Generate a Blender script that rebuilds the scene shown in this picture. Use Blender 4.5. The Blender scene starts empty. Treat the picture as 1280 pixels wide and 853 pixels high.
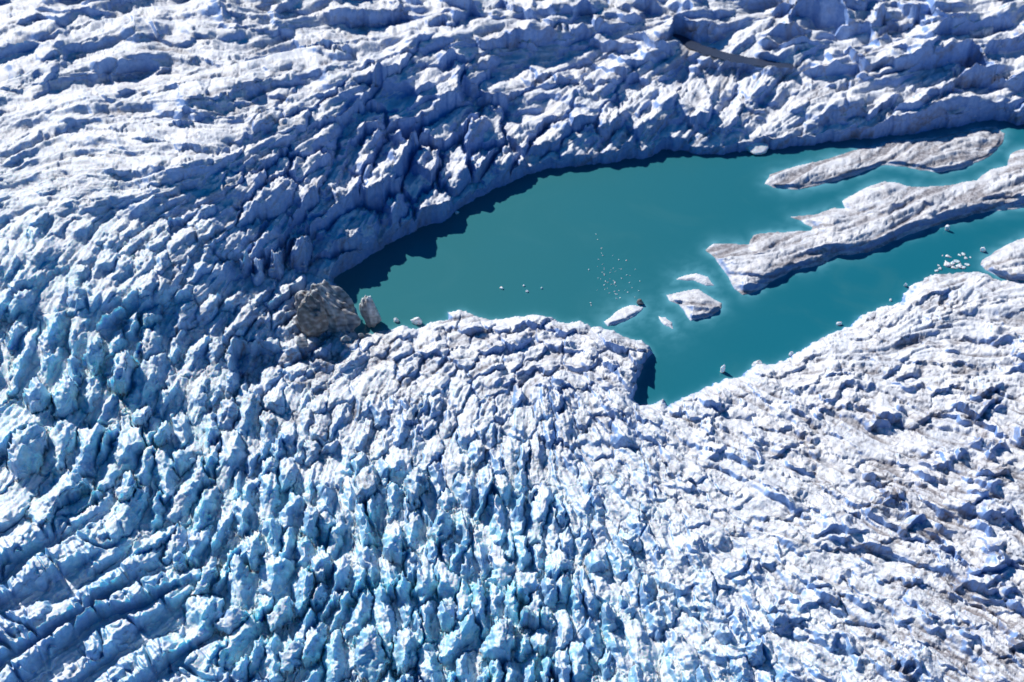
import bpy, math, random
import numpy as np

# ------------------------------------------------------------------ camera, sky, sun
scene = bpy.context.scene
HC, PITCH, FPX = 400.0, math.radians(42.0), 1280.0
W, HH = 1280.0, 853.0
cam_d = bpy.data.cameras.new("camera")
cam = bpy.data.objects.new("camera", cam_d)
scene.collection.objects.link(cam)
cam.location = (0, 0, HC)
cam.rotation_euler = (math.pi/2 - PITCH, 0, 0)
cam_d.sensor_width = 36.0
cam_d.lens = 36.0
cam_d.clip_start = 1.0
cam_d.clip_end = 30000.0
cam_d.dof.use_dof = True
cam_d.dof.focus_distance = 455.0
cam_d.dof.aperture_fstop = 0.024
scene.camera = cam

SUN_EL = math.radians(41.0)
TRAVEL = np.array([0.73, -0.68]); TRAVEL /= np.linalg.norm(TRAVEL)
sunvec = np.array([-TRAVEL[0]*math.cos(SUN_EL), -TRAVEL[1]*math.cos(SUN_EL), math.sin(SUN_EL)])
world = bpy.data.worlds.new("World"); scene.world = world
world.use_nodes = True
wn = world.node_tree.nodes; wl = world.node_tree.links
bg = wn.get("Background")
sky = wn.new("ShaderNodeTexSky"); sky.sky_type = 'NISHITA'; sky.sun_disc = False
sky.sun_elevation = SUN_EL
sky.sun_rotation = math.atan2(sunvec[0], sunvec[1])
sky.air_density = 1.0; sky.dust_density = 0.0; sky.ozone_density = 5.5; sky.altitude = 1500
hs = wn.new('ShaderNodeHueSaturation'); hs.inputs['Saturation'].default_value = 1.5
wl.new(sky.outputs[0], hs.inputs['Color']); wl.new(hs.outputs[0], bg.inputs[0]); bg.inputs[1].default_value = 0.075
sd = bpy.data.lights.new("sun", 'SUN'); sd.energy = 4.6; sd.angle = math.radians(0.5); sd.color = (1.0, 0.955, 0.90)
so = bpy.data.objects.new("sun", sd); scene.collection.objects.link(so)
from mathutils import Vector
so.rotation_euler = Vector(sunvec).to_track_quat('Z', 'Y').to_euler()
so.location = (-600, 1400, 1200)
scene.view_settings.view_transform = 'Standard'
scene.view_settings.look = 'None'
scene.view_settings.exposure = 0.23
scene.view_settings.gamma = 1.0
scene.render.film_transparent = False

# ------------------------------------------------------------------ numpy helpers
rng = np.random.default_rng(11)
U0, U1, V0, V1 = -150, 1431, -140, 961
STEP = 1.0
us = np.arange(U0, U1, STEP, dtype=np.float32)
vs = np.arange(V0, V1, STEP, dtype=np.float32)
NU, NV = len(us), len(vs)
U, V = np.meshgrid(us, vs)          # shape (NV, NU)

def perlin(x, y, seed=0):
    xi = np.floor(x).astype(np.int64); yi = np.floor(y).astype(np.int64)
    xf = (x - xi).astype(np.float32); yf = (y - yi).astype(np.float32)
    def g(ix, iy, dx, dy):
        h = (ix*374761393 + iy*668265263 + seed*974634777) & 0xffffffff
        h = ((h ^ (h >> 13))*1274126177) & 0xffffffff
        h = (h ^ (h >> 16)) & 1023
        return COS[h]*dx + SIN[h]*dy
    u = xf*xf*xf*(xf*(xf*6-15)+10); v = yf*yf*yf*(yf*(yf*6-15)+10)
    a = g(xi, yi, xf, yf); b = g(xi+1, yi, xf-1, yf)
    c = g(xi, yi+1, xf, yf-1); d = g(xi+1, yi+1, xf-1, yf-1)
    return ((a+(b-a)*u) + ((c+(d-c)*u) - (a+(b-a)*u))*v)*1.5
_a = np.arange(1024)*2*math.pi/1024
COS = np.cos(_a).astype(np.float32); SIN = np.sin(_a).astype(np.float32)
def fbm(x, y, seed, o=4, gain=.5):
    s = 0; a = 1
    for k in range(o):
        s = s + a*perlin(x, y, seed+k*17); x = x*2.03+3.1; y = y*2.03-1.7; a *= gain
    return s
def ridged(x, y, seed, o=4):
    s = 0; a = 1
    for k in range(o):
        s = s + a*(1-np.abs(perlin(x, y, seed+k*13))*2); x = x*2.1+5; y = y*2.1-4; a *= .5
    return s
def ss(a, b, x):
    t = np.clip((x-a)/(b-a), 0, 1); return t*t*(3-2*t)
GX = np.linspace(0, 1280, 11); GY = np.linspace(0, 853, 9)
def grid(txt, blur=True):
    g = np.array([[float(q) for q in r.split()] for r in txt.strip().splitlines()], dtype=np.float32)
    assert g.shape == (9, 11), g.shape
    fx = np.clip(us/128.0, 0, 9.999); fy = np.clip(vs/(853/8), 0, 7.999)
    xi = fx.astype(int); yi = fy.astype(int); tx = fx-xi; ty = fy-yi
    tx = tx*tx*(3-2*tx)*.5+tx*.5; ty = ty*ty*(3-2*ty)*.5+ty*.5
    a = g[yi][:, xi]; b = g[yi][:, xi+1]; c = g[yi+1][:, xi]; d = g[yi+1][:, xi+1]
    tx = tx[None, :]; ty = ty[:, None]
    return (a*(1-tx)+b*tx)*(1-ty)+(c*(1-tx)+d*tx)*ty
def blur(a, r):
    r = int(r)
    for ax in (0, 1):
        p = np.pad(a, [(r+1, r) if k == ax else (0, 0) for k in (0, 1)], mode='edge').astype(np.float64)
        c = np.cumsum(p, axis=ax)
        n = a.shape[ax]
        hi = np.take(c, np.arange(2*r+1, 2*r+1+n), axis=ax); lo = np.take(c, np.arange(0, n), axis=ax)
        a = ((hi-lo)/(2*r+1)).astype(np.float32)
    return a
def sdf(poly, X=None, Y=None):
    """signed pixel distance, negative inside"""
    X = U if X is None else X; Y = V if Y is None else Y
    d = np.full(X.shape, 1e9, np.float32); ins = np.zeros(X.shape, bool)
    n = len(poly)
    for i in range(n):
        x0, y0 = poly[i]; x1, y1 = poly[(i+1) % n]
        dx, dy = x1-x0, y1-y0
        L = dx*dx+dy*dy
        if L < 1e-6: continue
        t = np.clip(((X-x0)*dx+(Y-y0)*dy)/L, 0, 1)
        q = (X-x0-t*dx)**2+(Y-y0-t*dy)**2
        np.minimum(d, q, out=d)
        if y0 != y1:
            cnd = ((y0 > Y) != (y1 > Y))
            ins ^= cnd & (X < (x1-x0)*(Y-y0)/(y1-y0)+x0)
    d = np.sqrt(d)
    return np.where(ins, -d, d)
def unproject(u, v, z):
    x = (u-W/2)/FPX; yv = (HH/2-v)/FPX
    t = (HC-z)/(math.sin(PITCH)-yv*math.cos(PITCH))
    return x*t, t*(math.cos(PITCH)+yv*math.sin(PITCH)), t

# ------------------------------------------------------------------ outlines (lake and islands on the ground)
LAKE = [(418,352),(430,343),(447,334),(470,318),(494,305),(527,287),(554,282),(574,264),(614,241),(640,231),(660,222),(687,213),
 (714,213),(740,208),(760,208),(787,202),(815,199),(827,191),(854,192),(880,196),(905,196),(938,190),(968,190),(985,187),(1080,177),(1160,168),
 (1240,152),(1264,158),(1300,162),(1500,150),(1500,356),(1300,353),(1258,352),(1230,343),(1200,340),(1170,343),(1145,353),(1128,368),(1124,380),
 (1100,384),(1075,396),(1060,408),(1040,417),(1018,428),(1000,440),(985,449),(962,456),(945,455),(937,462),(925,472),(905,476),(890,482),
 (870,491),(850,500),(835,508),(829,500),(815,506),(800,508),(793,500),(797,480),(805,460),(815,446),(812,434),(800,428),(780,420),
 (765,412),(745,410),(725,402),(702,404),(690,398),(670,393),(645,397),(615,400),(595,396),(575,388),(562,391),(558,400),(545,403),(525,411),
 (505,409),(480,414),(466,418),(445,418),(444,384),(420,366)]
ISL = {
 'upper': [(956,230),(962,218),(994,208),(1027,200),(1071,187),(1121,175),(1171,172),(1221,160),(1244,158),(1256,167),(1254,180),(1237,197),
           (1204,210),(1171,217),(1151,213),(1127,208),(1101,207),(1074,218),(1034,230),(994,238),(967,235)],
 'main': [(883,312),(892,305),(916,304),(935,306),(937,301),(941,294),(963,290),(976,290),(997,289),(1014,288),(1016,284),(1002,277),(986,271),
          (999,270),(1016,269),(1029,264),(1044,260),(1057,260),(1052,252),(1081,235),(1107,226),(1141,233),(1174,233),(1221,225),(1237,213),
          (1259,207),(1262,194),(1274,187),(1330,180),(1500,170),(1500,225),(1269,261),(1226,267),(1184,277),(1156,287),(1128,296),(1100,310),
          (1083,316),(1047,320),(1029,329),(1010,335),(991,338),(976,347),(963,353),(954,360),(946,365),(929,369),(918,362),(914,355),(911,346),(903,336),(894,325)],
 'small': [(832,369),(849,365),(873,361),(884,368),(903,379),(902,386),(886,397),(862,401),(856,392),(849,381),(836,377)],
 'arc': [(843,351),(855,344),(870,341),(886,346),(893,358),(882,358),(868,351)],
 'west': [(756,402),(770,389),(792,381),(804,384),(796,395),(777,404),(760,409)],
 'chip': [(822,396),(832,397),(840,403),(841,411),(829,407)],
 'right': [(1225,331),(1228,325),(1240,318),(1255,308),(1280,297),(1500,235),(1500,350),(1262,351),(1245,345),(1232,338)],
}
wx = fbm(U/22, V/16, 301, 3)*2.6; wy = fbm(U/22, V/16, 302, 3)*2.0
Dl = sdf(LAKE, U+wx+fbm(U/8, V/6, 305, 2)*1.5, V+wy+fbm(U/8, V/6, 306, 2)*1.3)
DI = {k: sdf(p, U+wx*.6, V+wy*.6) for k, p in ISL.items()}

# ------------------------------------------------------------------ layout fields
P = grid("""
66 66 62 54 47 42 40 38 38 38 38
63 65 66 56 42 26 20 18 16 15 15
57 59 62 44 14 4 4 3 3 3 3
50 48 40 20 5 4 3 3 3 3 3
43 37 25 12 5 5 5 4 3 3 5
38 31 18 11 9 8 8 7 7 8 9
34 27 19 15 13 11 11 11 11 12 13
31 25 20 16 15 14 14 14 15 16 17
29 25 20 18 17 17 17 17 18 19 20
""")
P = blur(blur(P, 18), 18)
def anggrid(txt):
    g = np.array([[float(q) for q in r.split()] for r in txt.strip().splitlines()])
    c = np.cos(np.radians(2*g)); s = np.sin(np.radians(2*g))
    t = lambda a: "\n".join(" ".join("%.4f" % q for q in r) for r in a)
    C = blur(grid(t(c)), 25); S = blur(grid(t(s)), 25)
    return (np.arctan2(S, C)/2).astype(np.float32)
ANG = anggrid("""
15 12 8 5 0 0 -4 -4 -8 8 15
15 8 -8 20 30 25 45 60 30 18 18
10 5 10 50 60 55 50 40 22 20 18
60 50 50 55 62 50 20 20 20 20 20
75 75 50 35 25 10 -20 -28 15 15 -12
48 62 75 80 75 80 -50 -25 -22 -20 -20
35 50 72 80 86 94 115 145 155 155 155
34 38 55 75 85 90 105 135 148 150 148
36 38 48 75 88 90 100 120 140 145 146
""")
ANG = ANG + fbm(U/90, V/70, 77, 2)*.35
RL = grid("""
15 15 17 20 24 27 28 28 28 28 28
13 12 13 17 24 26 26 26 26 26 26
11 11 12 22 27 25 20 18 16 16 16
11 11 14 22 27 22 14 14 14 14 14
19 16 14 15 13 13 13 13 12 13 14
22 18 14 12 13 13 13 13 15 17 18
22 19 14 13 13 12 12 14 17 19 19
22 20 15 14 14 13 12 13 16 18 18
22 21 17 15 15 14 14 14 15 17 18
""")
ASP = grid("""
4.6 4.6 4.4 4.2 4.0 3.6 3.4 3.4 3.4 3.6 3.6
4.6 4.4 3.8 2.8 2.2 1.8 1.6 1.6 1.8 2.8 3.2
4.0 3.8 2.8 2.2 1.8 1.5 1.5 1.6 1.6 1.8 1.8
1.7 1.7 1.8 2.0 1.7 1.5 1.5 1.5 1.5 1.5 1.5
1.9 1.8 1.8 1.7 1.6 1.6 1.8 1.8 2.0 3.0 3.2
3.0 2.2 2.0 1.8 1.8 1.8 2.0 2.4 3.0 3.4 3.4
4.5 3.2 2.3 2.0 2.4 2.4 1.9 1.9 2.4 2.8 3.0
5.0 4.4 2.4 2.2 2.4 2.4 2.0 1.8 2.2 2.6 2.6
5.0 4.6 2.8 2.4 2.5 2.5 2.2 2.0 2.0 2.4 2.6
""")
AMP = grid("""
2.5 2.5 3 3.5 4.5 5 5 5 5 5 5
2 2 3 7 13 11 9 7.5 7 7 7
2.5 3 5 16 21 14 9 8 7 7 7
4.5 5 9 17 19 11 6 5 5 5 5
11 10 9 9 8 10 10 6 4 4 4
16 14 11 9 9 11 10 7 5.5 5.5 6
12 15 14 12 14 13 9 7 7 7.5 7.5
12 14 16 15 17 15 12 9 8 8 8
11 12 17 16 18 17 13 11 9 8 8
""")
SAW = grid("""
10 10 10 12 13 14 14 14 14 14 14
6 5 5 5 8 9 9 9 11 14 14
2 2 2 2 0 0 0 0 0 0 0
0 0 0 0 0 0 0 0 0 0 0
0 0 0 0 0 2 3 3 1 3 5
0 0 0 0 1 3 4 4 5 7 9
0 0 0 0 0 0 1 4 6 9 9
0 0 0 0 0 0 1 4 6 8 8
0 0 0 0 0 0 0 3 5 7 7
""")
SHARP = grid("""
0 0 0 0 0 0 0 0 0 0 0
0 0 0 .1 .2 .1 .1 .1 0 0 0
.1 .1 .1 .2 .3 .3 .2 .2 .1 .1 .1
.8 .7 .5 .4 .3 .2 .2 .2 .2 .2 .2
1 1 .8 .6 .3 .2 .1 .1 .1 0 0
1 1 .9 .8 .6 .4 .3 .2 0 0 0
.4 .8 1 1 1 .9 .6 .3 .1 .1 .1
.2 .4 1 1 1 1 .9 .6 .4 .2 .2
.2 .3 .8 1 1 1 1 .8 .6 .4 .3
""")
BLUE = grid("""
.05 .05 .05 .05 0 0 0 0 0 0 0
.1 .1 .05 .05 0 0 0 0 0 0 0
.25 .15 .05 0 0 0 0 0 0 0 0
.8 .6 .35 .15 0 0 0 0 0 0 0
1 1 .6 .3 .1 0 0 0 0 0 0
1 1 .85 .5 .35 .3 .15 .05 0 0 0
.75 .9 1 .9 .9 .8 .45 .15 .08 0 0
.5 .65 1 1 1 .95 .7 .35 .18 .08 0
.5 .6 .85 1 1 1 .85 .65 .3 .15 .05
""")
DIRT = grid("""
.3 .3 .35 .3 .3 .35 .4 .45 .5 .5 .5
.35 .45 .5 .4 .3 .35 .4 .45 .5 .5 .5
.3 .45 .45 .4 .35 .4 .5 .6 .7 .6 .6
.25 .5 .7 .4 .4 .5 .5 .5 .5 .6 .6
.1 .3 .7 .9 .9 .6 .6 .6 .6 .7 .7
.1 .15 .6 .8 .6 .6 .6 .6 .7 .8 .8
.15 .1 .2 .4 .3 .3 .4 .5 .7 .9 .9
.2 .2 .15 .2 .2 .2 .3 .4 .6 .9 .9
.2 .2 .15 .2 .3 .2 .2 .3 .5 .8 .9
""")
for nm in ('RL', 'ASP', 'AMP', 'SAW', 'SHARP', 'BLUE', 'DIRT'):
    globals()[nm] = blur(blur(globals()[nm], 22), 22)
RL = RL*np.exp(.45*fbm(U/70, V/60, 111, 2))
CA, SA = np.cos(ANG), -np.sin(ANG)      # image y grows downward

# ------------------------------------------------------------------ ice blocks: cells with a local direction
def at(a, u, v):
    return a[np.clip(((v-V0)/STEP).astype(int), 0, NV-1), np.clip(((u-U0)/STEP).astype(int), 0, NU-1)]
#  u, v, cross radius, aspect, direction, height in pixels, shape, dirtiness, label
HERO = [
 (152,474,13,1.7,70,44,'slab',0,"smooth pale slab leaning in the blue field, casting a wide shadow to its lower right"),
 (86,500,15,2.0,80,40,'spire',0,"tall cyan pinnacle with a long lit face, left of the smooth leaning slab"),
 (48,497,14,1.6,75,32,'spire',.1,"jagged blue pinnacle third in from the left edge beside the big dark block"),
 (30,556,24,1.3,60,44,'block',.3,"massive dark blue block at the left edge with a flat grey top"),
 (78,618,22,2.0,38,42,'block',.2,"broad striped ice ridge end standing alone below the big dark block"),
 (160,610,17,1.5,60,36,'block',.1,"stout blue block with a rounded grey top above the long parallel ridges"),
 (118,450,11,2.2,82,32,'spire',0,"slender upright ice fin behind the smooth leaning slab"),
 (180,522,12,1.5,60,24,'block',.1,"squat pale block on the flat white patch right of the tall cyan pinnacle"),
 (204,546,9,1.6,80,26,'spire',0,"small sharp pinnacle in front of the squat pale block"),
 (290,482,11,1.4,80,22,'spire',0,"pale jagged pinnacle cluster rising from the flat white debris patch"),
 (347,334,7,2.2,85,38,'spire',.2,"tallest thin spire in the shaded cliff foot left of the lake"),
 (323,342,6,2.2,85,30,'spire',.2,"thin shaded spire just left of the tallest one under the cliff"),
 (309,336,6,2.2,80,28,'spire',.25,"leftmost lit thin spire of the row at the shaded cliff foot"),
 (378,318,10,2.0,80,36,'spire',.1,"thick round-topped pillar in the shaded cliff beside the thin spires"),
 (313,690,13,1.6,85,34,'block',0,"twin-topped cyan block above the hollowed block"),
 (391,658,12,1.8,88,36,'spire',0,"sharp triangular cyan spire in the middle of the spire field"),
 (404,712,12,2.0,80,36,'spire',0,"tall narrow leaning spire directly below the sharp triangular one"),
 (258,722,18,1.4,60,38,'slab',0,"big block with a deep blue shaded hollow on its right side"),
 (224,706,10,1.4,75,26,'slab',0,"small smooth rounded slab left of the hollowed block"),
 (293,776,16,1.5,50,34,'slab',.1,"smooth white-topped leaning block below the hollowed block"),
 (347,772,13,1.5,50,28,'slab',.1,"tilted oblong block just right of the smooth white-topped block"),
 (381,744,14,1.7,82,36,'block',.2,"tall rounded block with a dirty cap under the tall narrow leaning spire"),
 (393,806,14,1.5,75,30,'block',.1,"square blue block near the bottom, left of the grey-banded tower"),
 (361,822,13,1.7,50,28,'slab',0,"wedge-shaped block beside the square blue block near the bottom"),
 (520,612,17,1.8,85,34,'block',.8,"broad dark-capped dirty block in the middle of the spire field"),
 (457,612,14,1.5,85,26,'block',.9,"grey-banded dirty block left of the broad dark-capped one"),
 (495,690,13,2.0,85,36,'spire',0,"cyan split spire below the broad dark-capped block"),
 (552,662,15,1.7,85,32,'block',.4,"blunt grey-topped tower right of a deep dark crevasse"),
 (464,812,17,1.9,86,40,'spire',.2,"tall broad tower near the bottom edge, left of the grey-banded tower"),
 (508,812,15,2.0,88,40,'block',.6,"grey-banded tower at the bottom between two deep narrow crevasses"),
 (627,810,20,1.5,88,40,'block',.2,"widest flat-fronted block at the bottom centre"),
 (667,768,14,1.6,70,42,'slab',0,"bright white slab leaning over a dark hole, above the widest block"),
 (678,802,13,1.5,75,24,'slab',0,"low pale block right of the widest flat-fronted block"),
 (654,736,12,1.7,85,30,'spire',0,"rounded cyan spire above the bright leaning slab"),
 (747,702,13,1.3,70,22,'block',0,"smooth pale blue hump where the spires give way to white ice"),
 (788,676,14,1.4,40,24,'pyramid',0,"lone blue-faced pyramid on the white ice right of the spire field"),
 (946,812,14,1.4,60,26,'pyramid',.1,"lower of two blue pyramids on the white ice at the bottom right"),
 (972,776,15,1.3,50,26,'pyramid',.1,"upper of two blue pyramids on the white ice at the bottom right"),
]
def scatter(scale, poisson, n):
    cu = rng.uniform(U0-10, U1+10, n).astype(np.float32); cv = rng.uniform(V0-10, V1+10, n).astype(np.float32)
    r = at(RL, cu, cv)*scale; a = at(ASP, cu, cv); ca = at(CA, cu, cv); sa = at(SA, cu, cv)
    if not poisson:
        dens = 1/(r*r*a*2.4)
        keep = rng.uniform(0, 1, n) < dens*((U1-U0)*(V1-V0))/n
        return cu[keep], cv[keep], r[keep], a[keep], ca[keep], sa[keep]
    for i, hh in enumerate(HERO):
        cu[i], cv[i], r[i], a[i] = hh[:4]; ca[i] = math.cos(math.radians(hh[4])); sa[i] = -math.sin(math.radians(hh[4]))
    k = []
    X = np.zeros(n, np.float32); Y = np.zeros(n, np.float32); m = 0
    for i in range(n):
        dx = X[:m]-cu[i]; dy = Y[:m]-cv[i]
        p = dx*ca[i]+dy*sa[i]; q = -dx*sa[i]+dy*ca[i]
        if m and ((p/(a[i]))**2+q*q).min() < (r[i]*1.25)**2 and i >= len(HERO): continue
        X[m] = cu[i]; Y[m] = cv[i]; m += 1; k.append(i)
    k = np.array(k)
    return cu[k], cv[k], r[k], a[k], ca[k], sa[k]
def cells(scale, poisson, n, warp, seed):
    cu, cv, r, a, ca, sa = scatter(scale, poisson, n)
    nh = len(HERO) if poisson else 0
    r[nh:] *= rng.uniform(.72, 1.35, len(r)-nh).astype(np.float32)
    jit = rng.normal(0, .22, len(r)); jit[:nh] = 0; ca, sa = (ca*np.cos(jit)-sa*np.sin(jit)).astype(np.float32), (sa*np.cos(jit)+ca*np.sin(jit)).astype(np.float32)
    WX = U+fbm(U/(warp*3.2), V/(warp*3.2), seed, 3)*warp; WY = V+fbm(U/(warp*3.2), V/(warp*3.2), seed+9, 3)*warp
    F1 = np.full(U.shape, 9., np.float32); F2 = np.full(U.shape, 9., np.float32)
    ID = np.zeros(U.shape, np.int32); T = np.zeros(U.shape, np.float32); L = np.zeros(U.shape, np.float32)
    for i in range(len(cu)):
        R = 2.6*r[i]; ex = R*max(1, a[i]*abs(ca[i])*.8+.3)+warp; ey = R*max(1, a[i]*abs(sa[i])*.8+.3)+warp
        x0 = max(0, int((cu[i]-ex-U0)/STEP)); x1 = min(NU, int((cu[i]+ex-U0)/STEP)+1)
        y0 = max(0, int((cv[i]-ey-V0)/STEP)); y1 = min(NV, int((cv[i]+ey-V0)/STEP)+1)
        if x0 >= x1 or y0 >= y1: continue
        s = (slice(y0, y1), slice(x0, x1))
        dx = WX[s]-cu[i]; dy = WY[s]-cv[i]
        l = (dx*ca[i]+dy*sa[i])/(a[i]*r[i]); t = (-dx*sa[i]+dy*ca[i])/r[i]
        d = np.sqrt(l*l+t*t)
        f1 = F1[s]; f2 = F2[s]
        near = d < f1
        F2[s] = np.where(near, f1, np.minimum(f2, d))
        ID[s][near] = i; T[s][near] = t[near]; L[s][near] = l[near]
        F1[s] = np.where(near, d, f1)
    return F1, F2, ID, T, L, len(cu), (cu, cv)
F1, F2, ID, T, L, NC, CC = cells(1.0, True, 26000, 4.5, 41)
E = F2-F1
print("cells", NC)
def crystal(F, E, ID, T, L, N, bias, k=5):
    """every block is cut by a handful of planes of its own: flat facets, sharp arrises"""
    top = rng.uniform(.35, 1, N).astype(np.float32)
    h = top[ID].copy()
    for q in range(k):
        th = rng.uniform(0, 2*math.pi, N); sl = rng.uniform(.3, 1.7, N).astype(np.float32); off = rng.uniform(.35, 1.0, N).astype(np.float32)*top
        cl = (np.cos(th)*sl).astype(np.float32); ct = (np.sin(th)*sl-bias).astype(np.float32)
        h = np.minimum(h, off[ID]+.15+cl[ID]*L+ct[ID]*T)
    return h, top
UP = np.where(SA > 0, -1, 1).astype(np.float32)
def spire(h, ID, T, L, N):
    """upright pinnacles: thin crest, long front face, steep back"""
    c = rng.uniform(.8, 1.45, N).astype(np.float32)[ID]; uL = L*UP
    wgt = rng.uniform(.9, 2.1, N).astype(np.float32)[ID]; sh = rng.normal(0, .25, N).astype(np.float32)[ID]
    return np.minimum(h, c-wgt*np.abs(T+sh)-.50*np.maximum(0, .40-uL)-1.3*np.maximum(0, uL-.5))
hC, topC = crystal(F1, E, ID, T, L, NC, .12, 4)
hC = spire(hC+.25, ID, T, L, NC)
tl = rng.normal(0, .20, NC).astype(np.float32); tt = rng.normal(.42, .20, NC).astype(np.float32); r1 = rng.uniform(0, 1, NC).astype(np.float32)
hR = .35+.45*r1[ID]+tl[ID]*L+tt[ID]*T
hR = np.minimum(hR, 1.25-.2*F1)
crack = ss(-.02, .24, E)
crev = 1-ss(.0, .13, E)
hL = (hR*(1-SHARP)+np.maximum(hC, -.35)*SHARP*1.25)*(1-(1-crack)*(.25+.75*ss(4, 14, AMP)))-.55*crev*SHARP*ss(5, 12, AMP)
G1, G2, JD, T2, L2, NM, _ = cells(.40, False, 240000, 2.5, 51)
print("cells2", NM)
hM, _t = crystal(G1, G2-G1, JD, T2, L2, NM, .1, 3)
tq = rng.normal(.45, .25, NM).astype(np.float32); ro = rng.uniform(0, .8, NM).astype(np.float32)
hM = np.maximum(hM, -.4)*SHARP+(ro[JD]+tq[JD]*T2)*(1-SHARP)
hM = (hM+.1)*(.5+.5*ss(0, .3, G2-G1))

HM = []
for i, hh in enumerate(HERO):
    m = ID == i; HM.append(m)
    l, t, f, e = L[m]*UP[m], T[m], F1[m], E[m]
    wallm = ss(0, .22, e)
    if hh[6] == 'spire': q = np.minimum(1.0-.75*np.maximum(0, .35-l)-1.3*np.maximum(0, l-.45), 1.12-.85*np.abs(t+.12))
    elif hh[6] == 'slab': q = np.minimum(.62+.42*l-.12*t, 1.3-1.3*np.abs(t))*ss(0, .3, e)
    elif hh[6] == 'pyramid': q = 1.0-.95*np.maximum(np.abs(l*.8+t*.6), np.abs(l*.6-t*.8))
    else: q = np.minimum(np.minimum(.9+.12*l, hC[m]*.5+.55), 1.35-.8*np.abs(t))
    loc = at(AMP, np.float32([hh[0]]), np.float32([hh[1]]))[0]
    hL[m] = np.maximum(q, -.2)*wallm*hh[5]/(loc*1.3)

# flow-aligned streaks (line integral of noise along the local direction)
def lic(a, n, step=1.0):
    acc = a.copy(); iy, ix = np.mgrid[0:NV, 0:NU].astype(np.float32)
    for sgn in (-1, 1):
        px, py = ix.copy(), iy.copy()
        for k in range(n):
            jx = np.clip(px.astype(int), 0, NU-1); jy = np.clip(py.astype(int), 0, NV-1)
            px = px+sgn*step*CA[jy, jx]; py = py+sgn*step*SA[jy, jx]
            acc += a[np.clip(py.astype(int), 0, NV-1), np.clip(px.astype(int), 0, NU-1)]
    return acc/(2*n+1)
n1 = rng.normal(0, 1, U.shape).astype(np.float32)
st1 = lic(blur(n1, 1), 7, 1.2); st1 /= st1.std()
st2 = lic(blur(n1, 2), 14, 2.0); st2 /= st2.std()

n3 = rng.normal(0, 1, U.shape).astype(np.float32)
st3 = lic(blur(n3, 3), 18, 2.0); st3 /= st3.std()
st4 = lic(blur(blur(n1, 5), 3), 24, 2.5); st4 /= st4.std()
n5 = lic(blur(blur(rng.normal(0, 1, U.shape).astype(np.float32), 8), 5), 26, 3.5); n5 /= n5.std()
fine = fbm(U/11, V/8, 5, 5, .62)
rid = ridged(U/30+fbm(U/40, V/40, 6, 2), V/20, 8, 4)

# terraces: gentle rise toward the viewer, abrupt drop
def terrace(ph, drop):
    fr = ph-np.floor(ph)
    return ss(0, 1, fr)*.35*(fr < 1-drop)+.65*fr*(fr < 1-drop)/(1-drop) + (fr >= 1-drop)*(1-fr)/drop*(.65+.35*ss(0, 1, 1-drop))
ph = (V-.10*U)/50.0 + fbm(U/130, V/70, 21, 3)*1.5 + fbm(U/30, V/20, 22, 3)*.10
sm = ss(-.25, .30, fbm(U/80, V/45, 23, 3))
ph2 = (V-.30*U)/46.0 + fbm(U/90, V/60, 25, 3)*1.6 + fbm(U/22, V/16, 26, 3)*.14
sm2 = ss(.05, .45, fbm(U/60, V/45, 27, 3))
front = ss(330, 420, V)
# long parallel crevasse ridges of the lower left corner
RW = ss(30, -40, sdf([(-400,640),(0,655),(70,640),(150,665),(230,740),(290,860),(330,1100),(-400,1100)]))
AR = math.radians(33)
tr = (U*math.sin(AR)+V*math.cos(AR)); lr = U*math.cos(AR)-V*math.sin(AR)
phr = tr/41.0 + fbm(lr/190, tr/60, 131, 2)*.65 + fbm(lr/34, tr/22, 132, 3)*.07
frr = phr-np.floor(phr); kr = np.floor(phr)
ridge = np.where(frr < .55, .15+.65*ss(0, .18, frr)+.2*ss(.1, .55, frr), 1-ss(.55, .82, frr)*.9)
ridge = ridge*(.82+.3*perlin(lr/38+kr*7.3, kr*3.1+.5, 133)) + .16*ss(.3,.9,np.abs(perlin(lr/15+kr*5, frr*2.2+kr, 134))*2)*ridge
cut = ss(.0, .09, np.abs(perlin(lr/64+kr*3.7, tr/120, 135)))
cut2 = ss(.0, .12, np.abs(perlin(lr/33+kr*1.9, tr/60, 136)))
ridge = ridge*(.35+.65*cut)*(.75+.25*cut2)
RIDGE = RW*ridge*37
AMP = AMP*(1-.74*RW)
SAWH = RIDGE + SAW*(terrace(ph, .24)*sm*(1-front)*1.15+terrace(ph2, .24)*sm2*front*2.0)

# ------------------------------------------------------------------ base surface
RAMPW = blur(grid("""
60 60 60 60 60 60 60 60 60 60 60
60 60 90 90 80 75 75 75 60 50 50
60 60 90 90 80 60 60 60 55 45 40
60 60 90 120 90 40 40 40 40 40 40
60 60 80 60 8 8 8 8 8 8 8
30 30 30 15 8 8 8 8 8 8 8
30 30 30 15 8 8 8 8 8 8 8
30 30 30 15 8 8 8 8 8 8 8
30 30 30 15 8 8 8 8 8 8 8
"""), 10)
dpos = np.maximum(Dl, 0)
north = ss(420, 360, V)*ss(1500, 1300, U)
ramp = (1-np.exp(-dpos/RAMPW*2.0))
# waterline: narrow foot, then wall
foot = ss(1.5, 4.0, dpos)
Hb = P*ramp*(north*(.25+.75*foot)+(1-north)) + np.minimum(dpos, 2.0)*.5
Hb = Hb+(2.5+1.5*ss(640,480,U))*ss(2, 9, dpos)*north
Hb = Hb.astype(np.float32)
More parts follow.
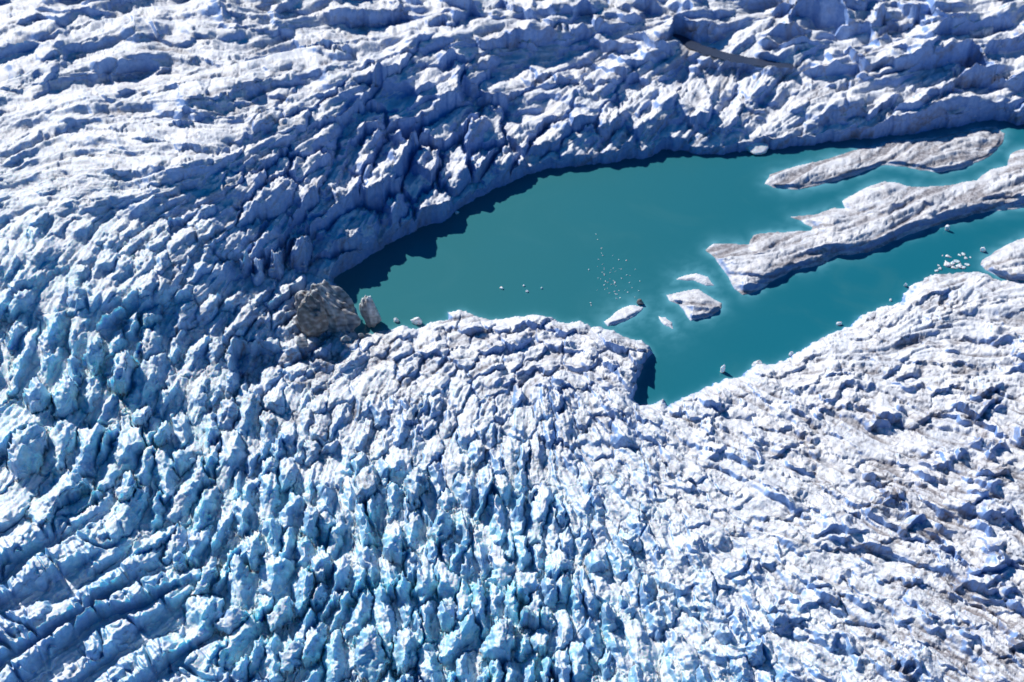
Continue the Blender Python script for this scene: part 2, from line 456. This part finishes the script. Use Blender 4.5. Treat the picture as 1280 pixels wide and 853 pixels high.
# low bright shelf under the left cliff
shelf = sdf([(292,446),(330,438),(375,446),(410,430),(450,414),(480,414),(500,470),(400,500),(300,480)])
Hb = Hb-ss(10, -6, shelf)*np.maximum(Hb-7, 0)*.85
yb, xb, tb = unproject(U, V, 0)[1], None, None
dist = unproject(U, V, Hb)[2]
S = dist/FPX                                             # metres per pixel at this depth
shoreamp = (.40+.60*ss(0, 16, dpos))*(1-north)+north*ss(1.8, 5, dpos)*(.45+.55*ss(4, 32, dpos))
clump = .65+.7*ss(-.5, .5, fbm(U/45, V/38, 95, 2))
meso = fbm(U/110, V/60, 97, 3)*(3.0+7*(1-front)*ss(0, 60, dpos))*ss(5, 60, dpos)
heroes = np.zeros(U.shape, bool)
for m in HM: heroes |= m
clump = np.where(heroes, 1, clump)
big = AMP*1.3*clump*hL + SAWH + meso + n5*(4.2*ss(190, 70, V)+1.2+1.6*ss(480, 640, V)*ss(700, 950, U))
STK = 1-.15*SHARP
ST3 = blur(grid('''
3.4 3.4 3.4 3.4 3.4 3.4 3.4 3.4 3.4 3.4 3.4
2.2 2.2 2.2 2.2 1.6 1.6 1.6 1.6 2 2.6 2.8
1.6 1.6 1.6 1.4 1 1 1 1 1 1 1
1.4 1.4 1.2 1 1 1 1 1 1 1 1
.8 .8 .8 .8 1 1 1 1 1.2 1.6 1.8
.8 .8 .8 .8 1 1.2 1.2 1.4 1.8 2 2
.8 .8 .6 .6 .6 .6 1 1.4 1.8 2 2
.8 .8 .6 .6 .6 .6 .8 1.2 1.6 1.8 1.8
.8 .8 .6 .6 .6 .6 .8 1 1.4 1.8 1.8'''), 15)
det = big + (1.2+AMP*.22*(1-.45*ss(170, 60, V)-.3*ss(500, 600, V)*ss(800, 950, U)))*clump*hM*np.where(heroes, .45, 1)*(1-.35*SHARP) + AMP*.05*(rid-1.2) \
      + fine*(.35+.03*AMP) + (st1*.42+st2*.55)*STK+st3*.55*ST3+st4*.45*ST3
Z = Hb + det*S*shoreamp
# heights go into the placement too, so that steep faces get their share of vertices
Hb = Hb+.72*blur(big, 1)*S*shoreamp
# the lake bed
bed = ss(1.0, -2.0, Dl)
Z = np.where(Dl < 0, -2-np.minimum(-Dl, 10)*.6, Z)
Zb = np.where(Dl < 0, -2-np.minimum(-Dl, 10)*.6, Hb)

# meltwater channels and grey pools far back
POOLS = [[(842,44),(858,49),(885,62),(915,70),(945,76),(990,83),(945,79.5),(915,75),(888,68.5),(862,58)]]
PD = [sdf(p, U+wx, V+wy*.5) for p in POOLS]

# ------------------------------------------------------------------ islands
ISPEC = dict(upper=(3.4, 6, 9), main=(7.0, 12, 13), small=(2.6, 5, 9), arc=(.8, 3, 4), west=(1.4, 4, 6), chip=(.8, 3, 4), right=(6.0, 6, 12))
isl_Z = {}
for k, (hh, wc, wg) in ISPEC.items():
    D = DI[k]; ins = -D
    Db = blur(D, 3); gy, gx = np.gradient(Db)
    dn = ss(-.1, .6, (gy*.85+gx*.5)/(np.hypot(gx, gy)+1e-3))        # 1 where the outline faces down-right
    wid = wg*2.2*(1-dn)+wc*dn
    und = .62+.38*ss(-.4, .5, fbm(U/60, V/22, 91, 3))
    prof = np.clip((ins-1.5)/wid, 0, 1)
    prof = prof*(1-dn)*(2-prof)*1.0+dn*ss(0, 1, prof)
    zb = hh*prof*und+.5*ss(0, 1.5, ins)
    s = unproject(U, V, zb)[2]/FPX*ss(1.6, 4.5, ins)
    am = ss(0, 14, ins)
    dt = (st2*.65+st3*.9+st1*.35+st4*.8+fine*.7+(rid-1.2)*.5+(hM-.4)*1.0)*(.35+.65*am)+ (hL-.4)*3.0*am
    isl_Z[k] = (zb, zb+dt*s*(1 if hh > 2 else .5), ins)

# ------------------------------------------------------------------ mesh building
def tag(o, label=None, cat=None, group=None, kind=None):
    if label: o['label'] = label
    if cat: o['category'] = cat
    if group: o['group'] = group
    if kind: o['kind'] = kind
    return o
def patch(name, zb, z, mask, attrs, mat, y0=0, y1=None, x0=0, x1=None, stride=1, fold=False):
    """mesh of all grid quads whose four corners are in mask"""
    y1 = NV if y1 is None else y1; x1 = NU if x1 is None else x1
    sl = (slice(y0, y1, stride), slice(x0, x1, stride))
    u, v = U[sl], V[sl]; zb = zb[sl]; z = z[sl]; m = mask[sl]
    x, y, _ = unproject(u, v, zb)
    if fold: x, y = XG[sl], YG[sl]
    h, w = m.shape
    q = m[:-1, :-1] & m[1:, :-1] & m[:-1, 1:] & m[1:, 1:]
    idx = np.arange(h*w).reshape(h, w)
    f = np.stack([idx[1:, :-1][q], idx[1:, 1:][q], idx[:-1, 1:][q], idx[:-1, :-1][q]], 1)
    used = np.zeros(h*w, bool); used[f.ravel()] = True
    remap = np.cumsum(used)-1
    f = remap[f].astype(np.int32)
    co = np.stack([x.ravel()[used], y.ravel()[used], z.ravel()[used]], 1).astype(np.float32)
    me = bpy.data.meshes.new(name)
    me.vertices.add(len(co)); me.vertices.foreach_set("co", co.ravel())
    me.loops.add(f.size); me.loops.foreach_set("vertex_index", f.ravel())
    me.polygons.add(len(f)); me.polygons.foreach_set("loop_start", np.arange(0, f.size, 4, dtype=np.int32))
    me.update(calc_edges=True)
    me.polygons.foreach_set("use_smooth", np.ones(len(f), bool))
    for an, av in attrs.items():
        a = me.attributes.new(an, 'FLOAT', 'POINT')
        a.data.foreach_set("value", av[sl].ravel()[used].astype(np.float32))
    me.materials.append(mat)
    o = bpy.data.objects.new(name, me); scene.collection.objects.link(o)
    return o

# ------------------------------------------------------------------ materials
def nodes(mat):
    mat.use_nodes = True; nt = mat.node_tree; nt.nodes.clear()
    out = nt.nodes.new("ShaderNodeOutputMaterial"); b = nt.nodes.new("ShaderNodeBsdfPrincipled")
    nt.links.new(b.outputs[0], out.inputs[0])
    return nt, b
class NT:
    def __init__(s, nt): s.nt = nt
    def lk(s, a, i): s.nt.links.new(a, i)
    def attr(s, n):
        x = s.nt.nodes.new("ShaderNodeAttribute"); x.attribute_name = n; return x.outputs["Fac"]
    def math(s, op, a, b=None, c=None):
        x = s.nt.nodes.new("ShaderNodeMath"); x.operation = op
        for i, q in enumerate((a, b, c)):
            if q is None: continue
            if isinstance(q, (int, float)): x.inputs[i].default_value = q
            else: s.lk(q, x.inputs[i])
        return x.outputs[0]
    def noise(s, scale, detail=4, rough=.6, vec=None, dist=0):
        x = s.nt.nodes.new("ShaderNodeTexNoise"); x.inputs["Scale"].default_value = scale; x.inputs["Detail"].default_value = detail
        x.inputs["Roughness"].default_value = rough; x.inputs["Distortion"].default_value = dist
        s.lk(vec if vec is not None else s.pos(), x.inputs["Vector"]); return x.outputs[0]
    def pos(s):
        if not hasattr(s, '_p'): s._p = s.nt.nodes.new("ShaderNodeNewGeometry")
        return s._p.outputs["Position"]
    def nz(s):
        s.pos(); x = s.nt.nodes.new("ShaderNodeSeparateXYZ"); s.lk(s._p.outputs["Normal"], x.inputs[0]); return x.outputs[2]
    def ramp(s, a, lo, hi):
        x = s.nt.nodes.new("ShaderNodeMapRange"); x.interpolation_type = 'SMOOTHSTEP'
        s.lk(a, x.inputs[0]); x.inputs[1].default_value = lo; x.inputs[2].default_value = hi
        return x.outputs[0]
    def mix(s, f, a, b):
        x = s.nt.nodes.new("ShaderNodeMix"); x.data_type = 'RGBA'
        if isinstance(f, (int, float)): x.inputs[0].default_value = f
        else: s.lk(f, x.inputs[0])
        for i, q in ((6, a), (7, b)):
            if isinstance(q, tuple): x.inputs[i].default_value = (*q, 1)
            else: s.lk(q, x.inputs[i])
        return x.outputs[2]
def ice_material():
    m = bpy.data.materials.new("glacier_ice"); nt, b = nodes(m); n = NT(nt)
    nz = n.nz()
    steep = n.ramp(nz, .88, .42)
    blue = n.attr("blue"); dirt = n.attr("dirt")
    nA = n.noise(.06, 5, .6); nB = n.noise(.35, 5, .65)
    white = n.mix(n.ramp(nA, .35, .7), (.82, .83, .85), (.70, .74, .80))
    wall = n.mix(n.ramp(nB, .3, .7), (.16, .30, .63), (.27, .41, .71))  # bluer ice on steep walls, deepened further to paint in cliff shade
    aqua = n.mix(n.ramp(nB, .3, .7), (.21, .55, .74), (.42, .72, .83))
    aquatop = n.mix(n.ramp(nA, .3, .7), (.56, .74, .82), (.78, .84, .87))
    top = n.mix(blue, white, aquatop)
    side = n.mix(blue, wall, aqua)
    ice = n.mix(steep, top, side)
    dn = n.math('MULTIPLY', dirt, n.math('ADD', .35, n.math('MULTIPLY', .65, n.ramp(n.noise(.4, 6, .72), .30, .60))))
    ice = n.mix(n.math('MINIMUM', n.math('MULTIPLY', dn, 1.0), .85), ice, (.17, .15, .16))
    ice = n.mix(n.math('MULTIPLY', n.attr('line'), .62), ice, (.20, .175, .18))
    b.inputs["Roughness"].default_value = .55
    # clear blue ice lets light through
    n.lk(n.math('MULTIPLY', blue, .6), b.inputs["Subsurface Weight"])
    b.inputs["Subsurface Radius"].default_value = (.12, .55, 1.0); b.inputs["Subsurface Scale"].default_value = 4.0
    b.inputs["Specular IOR Level"].default_value = .35
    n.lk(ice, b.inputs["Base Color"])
    bp = nt.nodes.new("ShaderNodeBump"); bp.inputs["Strength"].default_value = .45; bp.inputs["Distance"].default_value = .9
    h = n.math('ADD', n.noise(.8, 6, .7), n.math('MULTIPLY', n.noise(.25, 4, .6, dist=.6), 1.6))
    n.lk(h, bp.inputs["Height"]); n.lk(bp.outputs[0], b.inputs["Normal"])
    return m
def water_material():
    m = bpy.data.materials.new("glacial_meltwater"); nt, b = nodes(m); n = NT(nt)
    sh = n.attr("shallow"); gr = n.attr("silt")
    base = n.mix(gr, (.008, .145, .195), (.036, .175, .188))
    base = n.mix(n.math('MULTIPLY', n.noise(.02, 3, .5), .25), base, (.02, .19, .26))
    base = n.mix(sh, base, (.16, .46, .56))
    base = n.mix(n.math('MULTIPLY', n.ramp(n.noise(.012, 5, .6, dist=1.5), .5, .75), .3), base, (.05, .20, .22))
    n.lk(base, b.inputs["Base Color"]); b.inputs["Roughness"].default_value = .2
    b.inputs["IOR"].default_value = 1.33; b.inputs["Specular IOR Level"].default_value = .4
    bp = nt.nodes.new("ShaderNodeBump"); bp.inputs["Strength"].default_value = .12; bp.inputs["Distance"].default_value = .2
    n.lk(n.noise(.5, 3, .6), bp.inputs["Height"]); n.lk(bp.outputs[0], b.inputs["Normal"])
    return m
def pool_material():
    m = bpy.data.materials.new("silty_pool"); nt, b = nodes(m); n = NT(nt)
    n.lk(n.mix(n.noise(.08, 3, .5), (.02, .035, .07), (.055, .07, .11)), b.inputs["Base Color"]); b.inputs["Roughness"].default_value = .4
    return m
def berg_material():
    m = bpy.data.materials.new("weathered_berg_ice"); nt, b = nodes(m); n = NT(nt)
    c = n.mix(n.attr("blue"), (.84, .88, .91), (.55, .78, .88))
    c = n.mix(n.attr("dirt"), c, (.135, .12, .115))
    n.lk(c, b.inputs["Base Color"]); b.inputs["Roughness"].default_value = .5
    b.inputs["Subsurface Weight"].default_value = .6; b.inputs["Subsurface Radius"].default_value = (.4, .8, 1); b.inputs["Subsurface Scale"].default_value = 1.5
    bp = nt.nodes.new("ShaderNodeBump"); bp.inputs["Strength"].default_value = .6; bp.inputs["Distance"].default_value = .6
    n.lk(n.noise(.7, 5, .7), bp.inputs["Height"]); n.lk(bp.outputs[0], b.inputs["Normal"])
    return m
BERG = berg_material()
ICE = ice_material(); WATER = water_material(); POOLM = pool_material()

# ------------------------------------------------------------------ surface attributes
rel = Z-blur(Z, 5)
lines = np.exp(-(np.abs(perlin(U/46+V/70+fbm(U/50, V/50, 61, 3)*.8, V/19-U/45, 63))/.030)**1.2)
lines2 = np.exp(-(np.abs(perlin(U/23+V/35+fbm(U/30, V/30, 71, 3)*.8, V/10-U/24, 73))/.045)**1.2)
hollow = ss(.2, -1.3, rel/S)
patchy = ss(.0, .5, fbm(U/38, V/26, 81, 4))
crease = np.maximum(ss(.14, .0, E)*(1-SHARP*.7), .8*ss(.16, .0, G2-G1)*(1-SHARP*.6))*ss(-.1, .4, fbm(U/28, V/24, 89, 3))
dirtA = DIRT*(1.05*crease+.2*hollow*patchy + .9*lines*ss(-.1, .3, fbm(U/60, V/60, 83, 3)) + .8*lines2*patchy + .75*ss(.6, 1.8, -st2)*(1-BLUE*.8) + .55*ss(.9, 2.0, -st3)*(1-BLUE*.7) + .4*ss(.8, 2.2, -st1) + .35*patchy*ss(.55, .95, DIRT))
brown = ss(18, -8, sdf([(385,372),(402,362),(432,365),(450,378),(478,378),(476,412),(450,418),(400,432),(380,420)]))
for m, hh in zip(HM, HERO): dirtA[m] += hh[7]*.7*ss(-.3, .5, fine[m]+st2[m]*.3)*ss(.2, .5, hL[m]*1.0)
dirtA = np.clip(dirtA+brown*(.45+.25*fine), 0, 1)
BL = np.clip(BLUE*(.75+.5*fbm(U/30, V/30, 85, 3)), 0, 1)
LN = np.clip(DIRT*1.15*(lines*ss(-.25, .15, fbm(U/60, V/60, 83, 3))+.8*lines2*ss(-.1, .3, fbm(U/44, V/40, 84, 3))+.55*ss(1.2, 2.1, -st3)*(1-BLUE)), 0, 1)
LN = np.maximum(LN, BLUE*(.42*ss(.10, .02, E)+.30*ss(.08, .0, G2-G1)+.38*ss(.9, 1.9, st1)*ss(-.1, .4, fbm(U/33, V/26, 141, 3))))
LN = LN*ss(.15, .5, fbm(U/9, V/7, 86, 3)+.55)
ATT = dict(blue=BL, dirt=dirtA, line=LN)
IATT = dict(line=np.clip(.8*ss(1.0, 2.0, -st3)+.5*lines2, 0, 1), blue=np.zeros_like(BL), dirt=np.clip(.22+.75*ss(.2, 1.5, -st2)+.3*ss(.5,1.6,-st1)+.2*fine+.25*patchy, 0, .9))

CATT = dict(line=IATT['line']*.3, blue=BL*0, dirt=IATT['dirt']*.25)
allm = np.ones(U.shape, bool)
# the glacier itself
poolz = []
for d in PD:
    pz = float(Zb[d < 0].mean()); poolz.append(pz); lo = ss(8, 0, d)
    Zb = Zb*(1-lo)+(pz-1)*lo; Z = Z*(1-lo)+(pz-1.2)*lo
Zg = Z.copy()
for m in HM:
    inner = m.copy(); inner[1:-1, 1:-1] &= m[:-2, 1:-1] & m[2:, 1:-1] & m[1:-1, :-2] & m[1:-1, 2:]
    Zg[inner] -= 2.5
XG, YG, _ = unproject(U, V, Zb)
_y = np.maximum.accumulate((YG+.004*V)[::-1], axis=0)[::-1]-.004*V      # no folds along a column
XG = XG*_y/YG; YG = _y
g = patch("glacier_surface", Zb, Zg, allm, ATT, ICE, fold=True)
tag(g, kind='structure')
XA, YA = None, None
for m, hh in zip(HM, HERO):
    jj, ii = np.nonzero(m)
    if len(jj) < 20: print("lost", hh[8]); continue
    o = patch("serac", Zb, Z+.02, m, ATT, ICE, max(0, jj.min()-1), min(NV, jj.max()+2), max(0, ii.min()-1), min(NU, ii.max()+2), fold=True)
    # origin at the foot of the pinnacle
    me = o.data; co = np.empty(len(me.vertices)*3, np.float32); me.vertices.foreach_get("co", co); co = co.reshape(-1, 3)
    c = np.array([co[:, 0].mean(), co[:, 1].mean(), co[:, 2].min()], np.float32)
    me.vertices.foreach_set("co", (co-c).ravel()); o.location = c; me.update()
    tag(o, hh[8], "serac", "ice pinnacles and blocks standing out of the glacier")

# islands
ILAB = dict(
 upper="long low grey-streaked ice island farthest up the lake",
 main="largest ice island, with forked left tips and a dark cliff along its lower side",
 small="small rounded ice islet with shaded lower right side, off the tip of the largest island",
 arc="thin curved ice sliver barely above water just above the small rounded islet",
 west="small awash white ice islet nearest the lumpy ice headland",
 chip="tiny half-sunk pale ice shoal between two small islets",
 right="pale ice tongue at the right edge of the picture beside the floating ice chips")
for k, (zb, z, ins) in isl_Z.items():
    m = ins > -3
    zz = np.where(ins < 0, -.6*(-ins)-.2, np.maximum(z, .12)); zbb = np.where(ins < 0, 0, zb)
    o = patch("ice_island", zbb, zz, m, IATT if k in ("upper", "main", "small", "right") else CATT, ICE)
    tag(o, ILAB[k], "island", "ice islands in the turquoise lake")

# water
DA = np.minimum.reduce([DI[k] for k in DI])
shallow = np.exp(-np.maximum(DA, 0)/5.5)*.62*(.55+.6*ss(-.4, .4, fbm(U/25, V/12, 87, 3)))
for k, rr in (('arc', 9), ('west', 11), ('chip', 12), ('small', 7)):
    shallow = np.maximum(shallow, .55*np.exp(-np.maximum(DI[k], 0)/rr)*(.5+.6*ss(-.4, .4, fbm(U/14+3, V/8, 88, 3))))
shallow = np.maximum(shallow, .42*np.exp(-np.maximum(-Dl, 0)/3.0)*ss(300, 420, V+.2*(U-640)*0)*.9)
silt = ss(1150, 480, U+.7*(V-300))
zero = np.zeros_like(Z)
wm = Dl < 6
w = patch("water", zero, zero, wm, dict(shallow=np.clip(shallow, 0, 1), silt=silt), WATER, stride=2)
tag(w, kind='structure')

# ------------------------------------------------------------------ loose ice: bergs, chips, boulders
def lump(name, u, v, wpx, hpx, mat, depth=None, seed=0, sub=3, sink=.25, rough=.10, planes=14, top=1.0, attrs=(0, .2), zbase=0.0, rot=None):
    """a fractured block: a ball cut by random planes, then weathered"""
    import bmesh
    r = np.random.default_rng(seed)
    x, y, t = unproject(u, v, zbase); sc = t/FPX
    bm = bmesh.new(); bmesh.ops.create_icosphere(bm, subdivisions=sub, radius=1)
    co = np.array([q.co[:] for q in bm.verts]); n = r.normal(size=(planes, 3)); n /= np.linalg.norm(n, axis=1)[:, None]
    d = r.uniform(.62, 1.0, planes); dot = co@n.T
    lim = np.where(dot > .05, d/np.maximum(dot, .05), 9).min(1); lim = np.minimum(lim, 1.15)
    co = co*lim[:, None]
    for f, am in ((1.7, rough), (4.3, rough*.5), (9, rough*.22)):
        ph = r.uniform(0, 9, 3)
        w_ = perlin(co[:, 0]*f+ph[0]+co[:, 2]*f*.7, co[:, 1]*f+ph[1]-co[:, 2]*f*.6, seed)
        co = co*(1+am*w_[:, None])
    co[:, 2] = (co[:, 2]+1-sink*2)
    wx_ = wpx*sc/2; dy_ = (depth if depth else wpx*.7)*sc/2; hz = hpx*sc/(2-sink*2)/math.cos(PITCH)
    co = co*np.array([wx_, dy_, hz*top])
    ang = r.uniform(-.3, .3) if rot is None else rot
    c, s_ = math.cos(ang), math.sin(ang)
    co[:, 0], co[:, 1] = c*co[:, 0]-s_*co[:, 1], s_*co[:, 0]+c*co[:, 1]
    for q, p in zip(bm.verts, co): q.co = p
    me = bpy.data.meshes.new(name); bm.to_mesh(me); bm.free()
    for f in me.polygons: f.use_smooth = sub >= 4
    for an, av in zip(("blue", "dirt"), attrs):
        a = me.attributes.new(an, 'FLOAT', 'POINT')
        zz = perlin(co[:, 0]/3, co[:, 1]/3+co[:, 2]/2, seed+3)*.35 if an == "dirt" else 0
        a.data.foreach_set("value", np.clip(av+zz*(av > 0), 0, 1).astype(np.float32)*np.ones(len(me.vertices), np.float32))
    me.materials.append(mat)
    o = bpy.data.objects.new(name, me); scene.collection.objects.link(o); o.location = (x, y, zbase)
    return o
def GZ(u, v):
    return max(0.0, float(at(Z, np.float32([u]), np.float32([v]))[0])-.3)
BG = "icebergs and floes adrift on the lake"
o = lump("ice_block", 411, 408, 76, 46, BERG, depth=56, seed=15, sub=6, rough=.22, planes=7, attrs=(.0, .72), sink=.36)
tag(o, "big brown-grey ice block at the left tip of the lake", "ice block")
o = lump("ice_pinnacle", 392, 414, 30, 34, BERG, depth=24, seed=9, sub=5, rough=.2, planes=7, attrs=(0, .95), sink=.15, zbase=GZ(392, 414))
tag(o, "dark brown pyramid leaning against the left side of the big brown-grey block", "pinnacle")
o = lump("ice_pillar", 464, 404, 22, 30, BERG, depth=20, seed=12, sub=5, rough=.25, planes=8, attrs=(0, .6), sink=.12)
tag(o, "tan ice pillar rising from the water right of the big brown-grey block", "ice pillar")
for (u, v, w_, h_, sd_, lab, at_) in [
 (378,432,16,10,71,"dirty boulder at the lower left foot of the big brown-grey block",(0,.7)),
 (432,427,14,8,72,"flat dirty boulder between the big brown-grey block and the near white ice",(0,.6)),
 (452,424,10,7,73,"small dark boulder below and between the brown-grey block and the tan pillar",(0,.8)),
 (522,404,14,7,21,"low dark-streaked floe touching the near shore below the tan pillar",(0,.25)),
 (495,402,7,4,22,"faint grey ice lump just off the tan pillar",(.3,.3)),
 (627,361,5,2,23,"small pale floe alone in the middle of the lake",(0,0)),
 (655,358,3,1.6,24,"upper left chip of the three in the middle of the lake",(0,0)),
 (659,365,4,2,25,"lower chip of the three in the middle of the lake",(0,0)),
 (677,361,3,1.6,26,"right chip of the three in the middle of the lake",(0,0)),
 (800,380,9,5,27,"dark muddy boulder on the upper edge of the awash islet",(0,1)),
 (903,465,7,9,28,"pointed white iceberg just off the right-hand white shore",(.1,.1)),
 (1183,288,6,7,29,"small white iceberg under the dark cliff of the largest island",(0,.1)),
 (1228,314,7,5,30,"bright white iceberg left of the pale ice tongue",(0,0)),
 (1131,358,4,4,31,"grey ringed iceberg close to the bulging right-hand shore",(0,.35)),
 (1113,376,3,2,32,"tiny white berg in the notch of the right-hand shore",(0,0)),
 (1049,406,7,3,33,"dark fallen sliver of ice against the right-hand shore",(0,.25)),
 (988,445,6,6,34,"whitish lump standing on the water where the right shore turns",(0,.2)),
 (946,459,15,8,35,"ragged ice outcrop at the waterline of the right-hand shore",(0,.35)),
 (944,188,32,7,36,"long low white floe against the far shore",(0,.1)),
 (571,267,6,3,37,"grubby ice lump at the waterline of the shaded far shore",(0,.2)),
]:
    o = lump("boulder" if "boulder" in lab else "iceberg", u, v, w_, h_, BERG, seed=sd_, sub=4 if w_ > 10 else 3, attrs=at_, zbase=GZ(u, v) if sd_ > 70 else 0.0)
    tag(o, lab, "boulder" if "boulder" in lab else "iceberg", None if "boulder" in lab else BG)
R = random.Random(4)
protos = [lump("ice_floe", 1185, 330, 8, 1.2, BERG, seed=50, sub=4, planes=7, rough=.3, sink=.4), lump("ice_floe", 1190, 322, 5, .9, BERG, seed=51, sub=3, planes=6, rough=.35, sink=.4, attrs=(.2, 0)),
          lump("ice_floe", 1180, 336, 6, 1.0, BERG, seed=52, sub=3, planes=6, rough=.35, sink=.4, attrs=(.4, .1))]
FL = [(1184,331,1.6),(1190,330,1.5),(1196,327,1.2),(1199,333,1.4),(1204,335,1.2),(1209,331,1.0),(1185,321,.9),(1199,319,.8),(1204,318,.9),(1207,323,.7),
      (1171,339,1.0),(1165,346,1.0),(1175,336,.8),(1178,320,.5),(1213,322,.5),(1192,335,.9),(1173,332,.6)]
FLAB = ["biggest floe, lower left centre of the pack by the bulging shore", "second biggest floe, touching the biggest one on its right",
 "medium floe at the centre of the pack, up and right of the two biggest", "medium floe just right of the two biggest, nearer the shore", "lower right floe of the pack, nearly touching the bulging shore",
 "rightmost low floe of the pack, right of the medium ones", "lone top left floe of the pack", "left floe of the close pair at the pack's top", "right floe of the close pair at the pack's top",
 "small floe just under the close pair at the pack's top", "pale blue floe at the pack's lower left, second from the end", "last floe at the lower left end of the pack",
 "small floe between the biggest floe and the lower left end", "tiny floe at the far upper left of the pack", "tiny floe at the far upper right of the pack",
 "small floe directly under the two biggest, against the shore", "tiny floe left of the biggest one"]
for i, (u, v, k) in enumerate(FL):
    p = protos[i % 3]; o = p if i < 3 else p.copy()
    if i >= 3: scene.collection.objects.link(o)
    x, y, t = unproject(u, v, 0); o.location = (x, y, 0); o.rotation_euler = (0, 0, R.uniform(0, 6.28)); o.scale = (k, k, k)
    tag(o, FLAB[i], "ice floe", "floes packed beside the bulging right-hand shore")
chip = lump("ice_chip", 760, 340, 1.8, .9, BERG, seed=60, sub=2, attrs=(0, 0))
spots = [(745,293),(752,311),(752,317),(766,320),(748,325),(753,331),(755,337),(753,341),(763,341),(794,337),(751,349),(757,352),(762,349),(764,356),
         (770,358),(787,354),(798,364),(790,360),(785,366),(738,379),(739,382),(800,352),(747,300)]
while len(spots) < 62:
    u = R.gauss(764, 15); v = R.gauss(352, 16)
    if 735 < u < 812 and 295 < v < 374: spots.append((u, v))
for i, (u, v) in enumerate(spots):
    o = chip if i == 0 else chip.copy()
    if i: scene.collection.objects.link(o)
    x, y, t = unproject(u, v, 0); o.location = (x, y, 0); k = R.uniform(.5, 1.15); o.scale = (k, k, k); o.rotation_euler = (0, 0, R.uniform(0, 6.28))
    tag(o, "tiny bright ice chip in the loose drift above the small awash islet", "ice chip", "specks of drift ice above the awash islet")

# silty meltwater in the hollows far back
# wider ice beyond the detailed surface, out to the horizon
for p, d, pz in zip(POOLS, PD, poolz):
    o = patch("water", np.full_like(Z, pz), np.full_like(Z, pz), d < 3, {}, POOLM); tag(o, kind='structure')
n_ = 260
gx_ = np.linspace(-1, 1, n_); gx_ = np.sign(gx_)*np.abs(gx_)**2.2*9000; gy_ = np.linspace(-1, 1, n_); gy_ = 600+np.sign(gy_)*np.abs(gy_)**2.2*11000
X_, Y_ = np.meshgrid(gx_, gy_)
far_ = np.clip(np.maximum(ss(0, 500, np.abs(X_)-.52*np.maximum(Y_, 0)-200), np.maximum(ss(1250, 1900, Y_), ss(150, -200, Y_))), 0, 1)
Z_ = -16+far_*70+far_*(fbm(X_/160, Y_/110, 201, 4)*16)
me = bpy.data.meshes.new("ice_field"); idx = np.arange(n_*n_).reshape(n_, n_)
f = np.stack([idx[:-1, :-1], idx[:-1, 1:], idx[1:, 1:], idx[1:, :-1]], -1).reshape(-1, 4)
me.from_pydata(np.stack([X_.ravel(), Y_.ravel(), Z_.ravel()], 1).tolist(), [], f.tolist())
for p in me.polygons: p.use_smooth = True
for an, av in (("blue", .05), ("dirt", .15)):
    a = me.attributes.new(an, 'FLOAT', 'POINT'); a.data.foreach_set("value", np.full(n_*n_, av, np.float32))
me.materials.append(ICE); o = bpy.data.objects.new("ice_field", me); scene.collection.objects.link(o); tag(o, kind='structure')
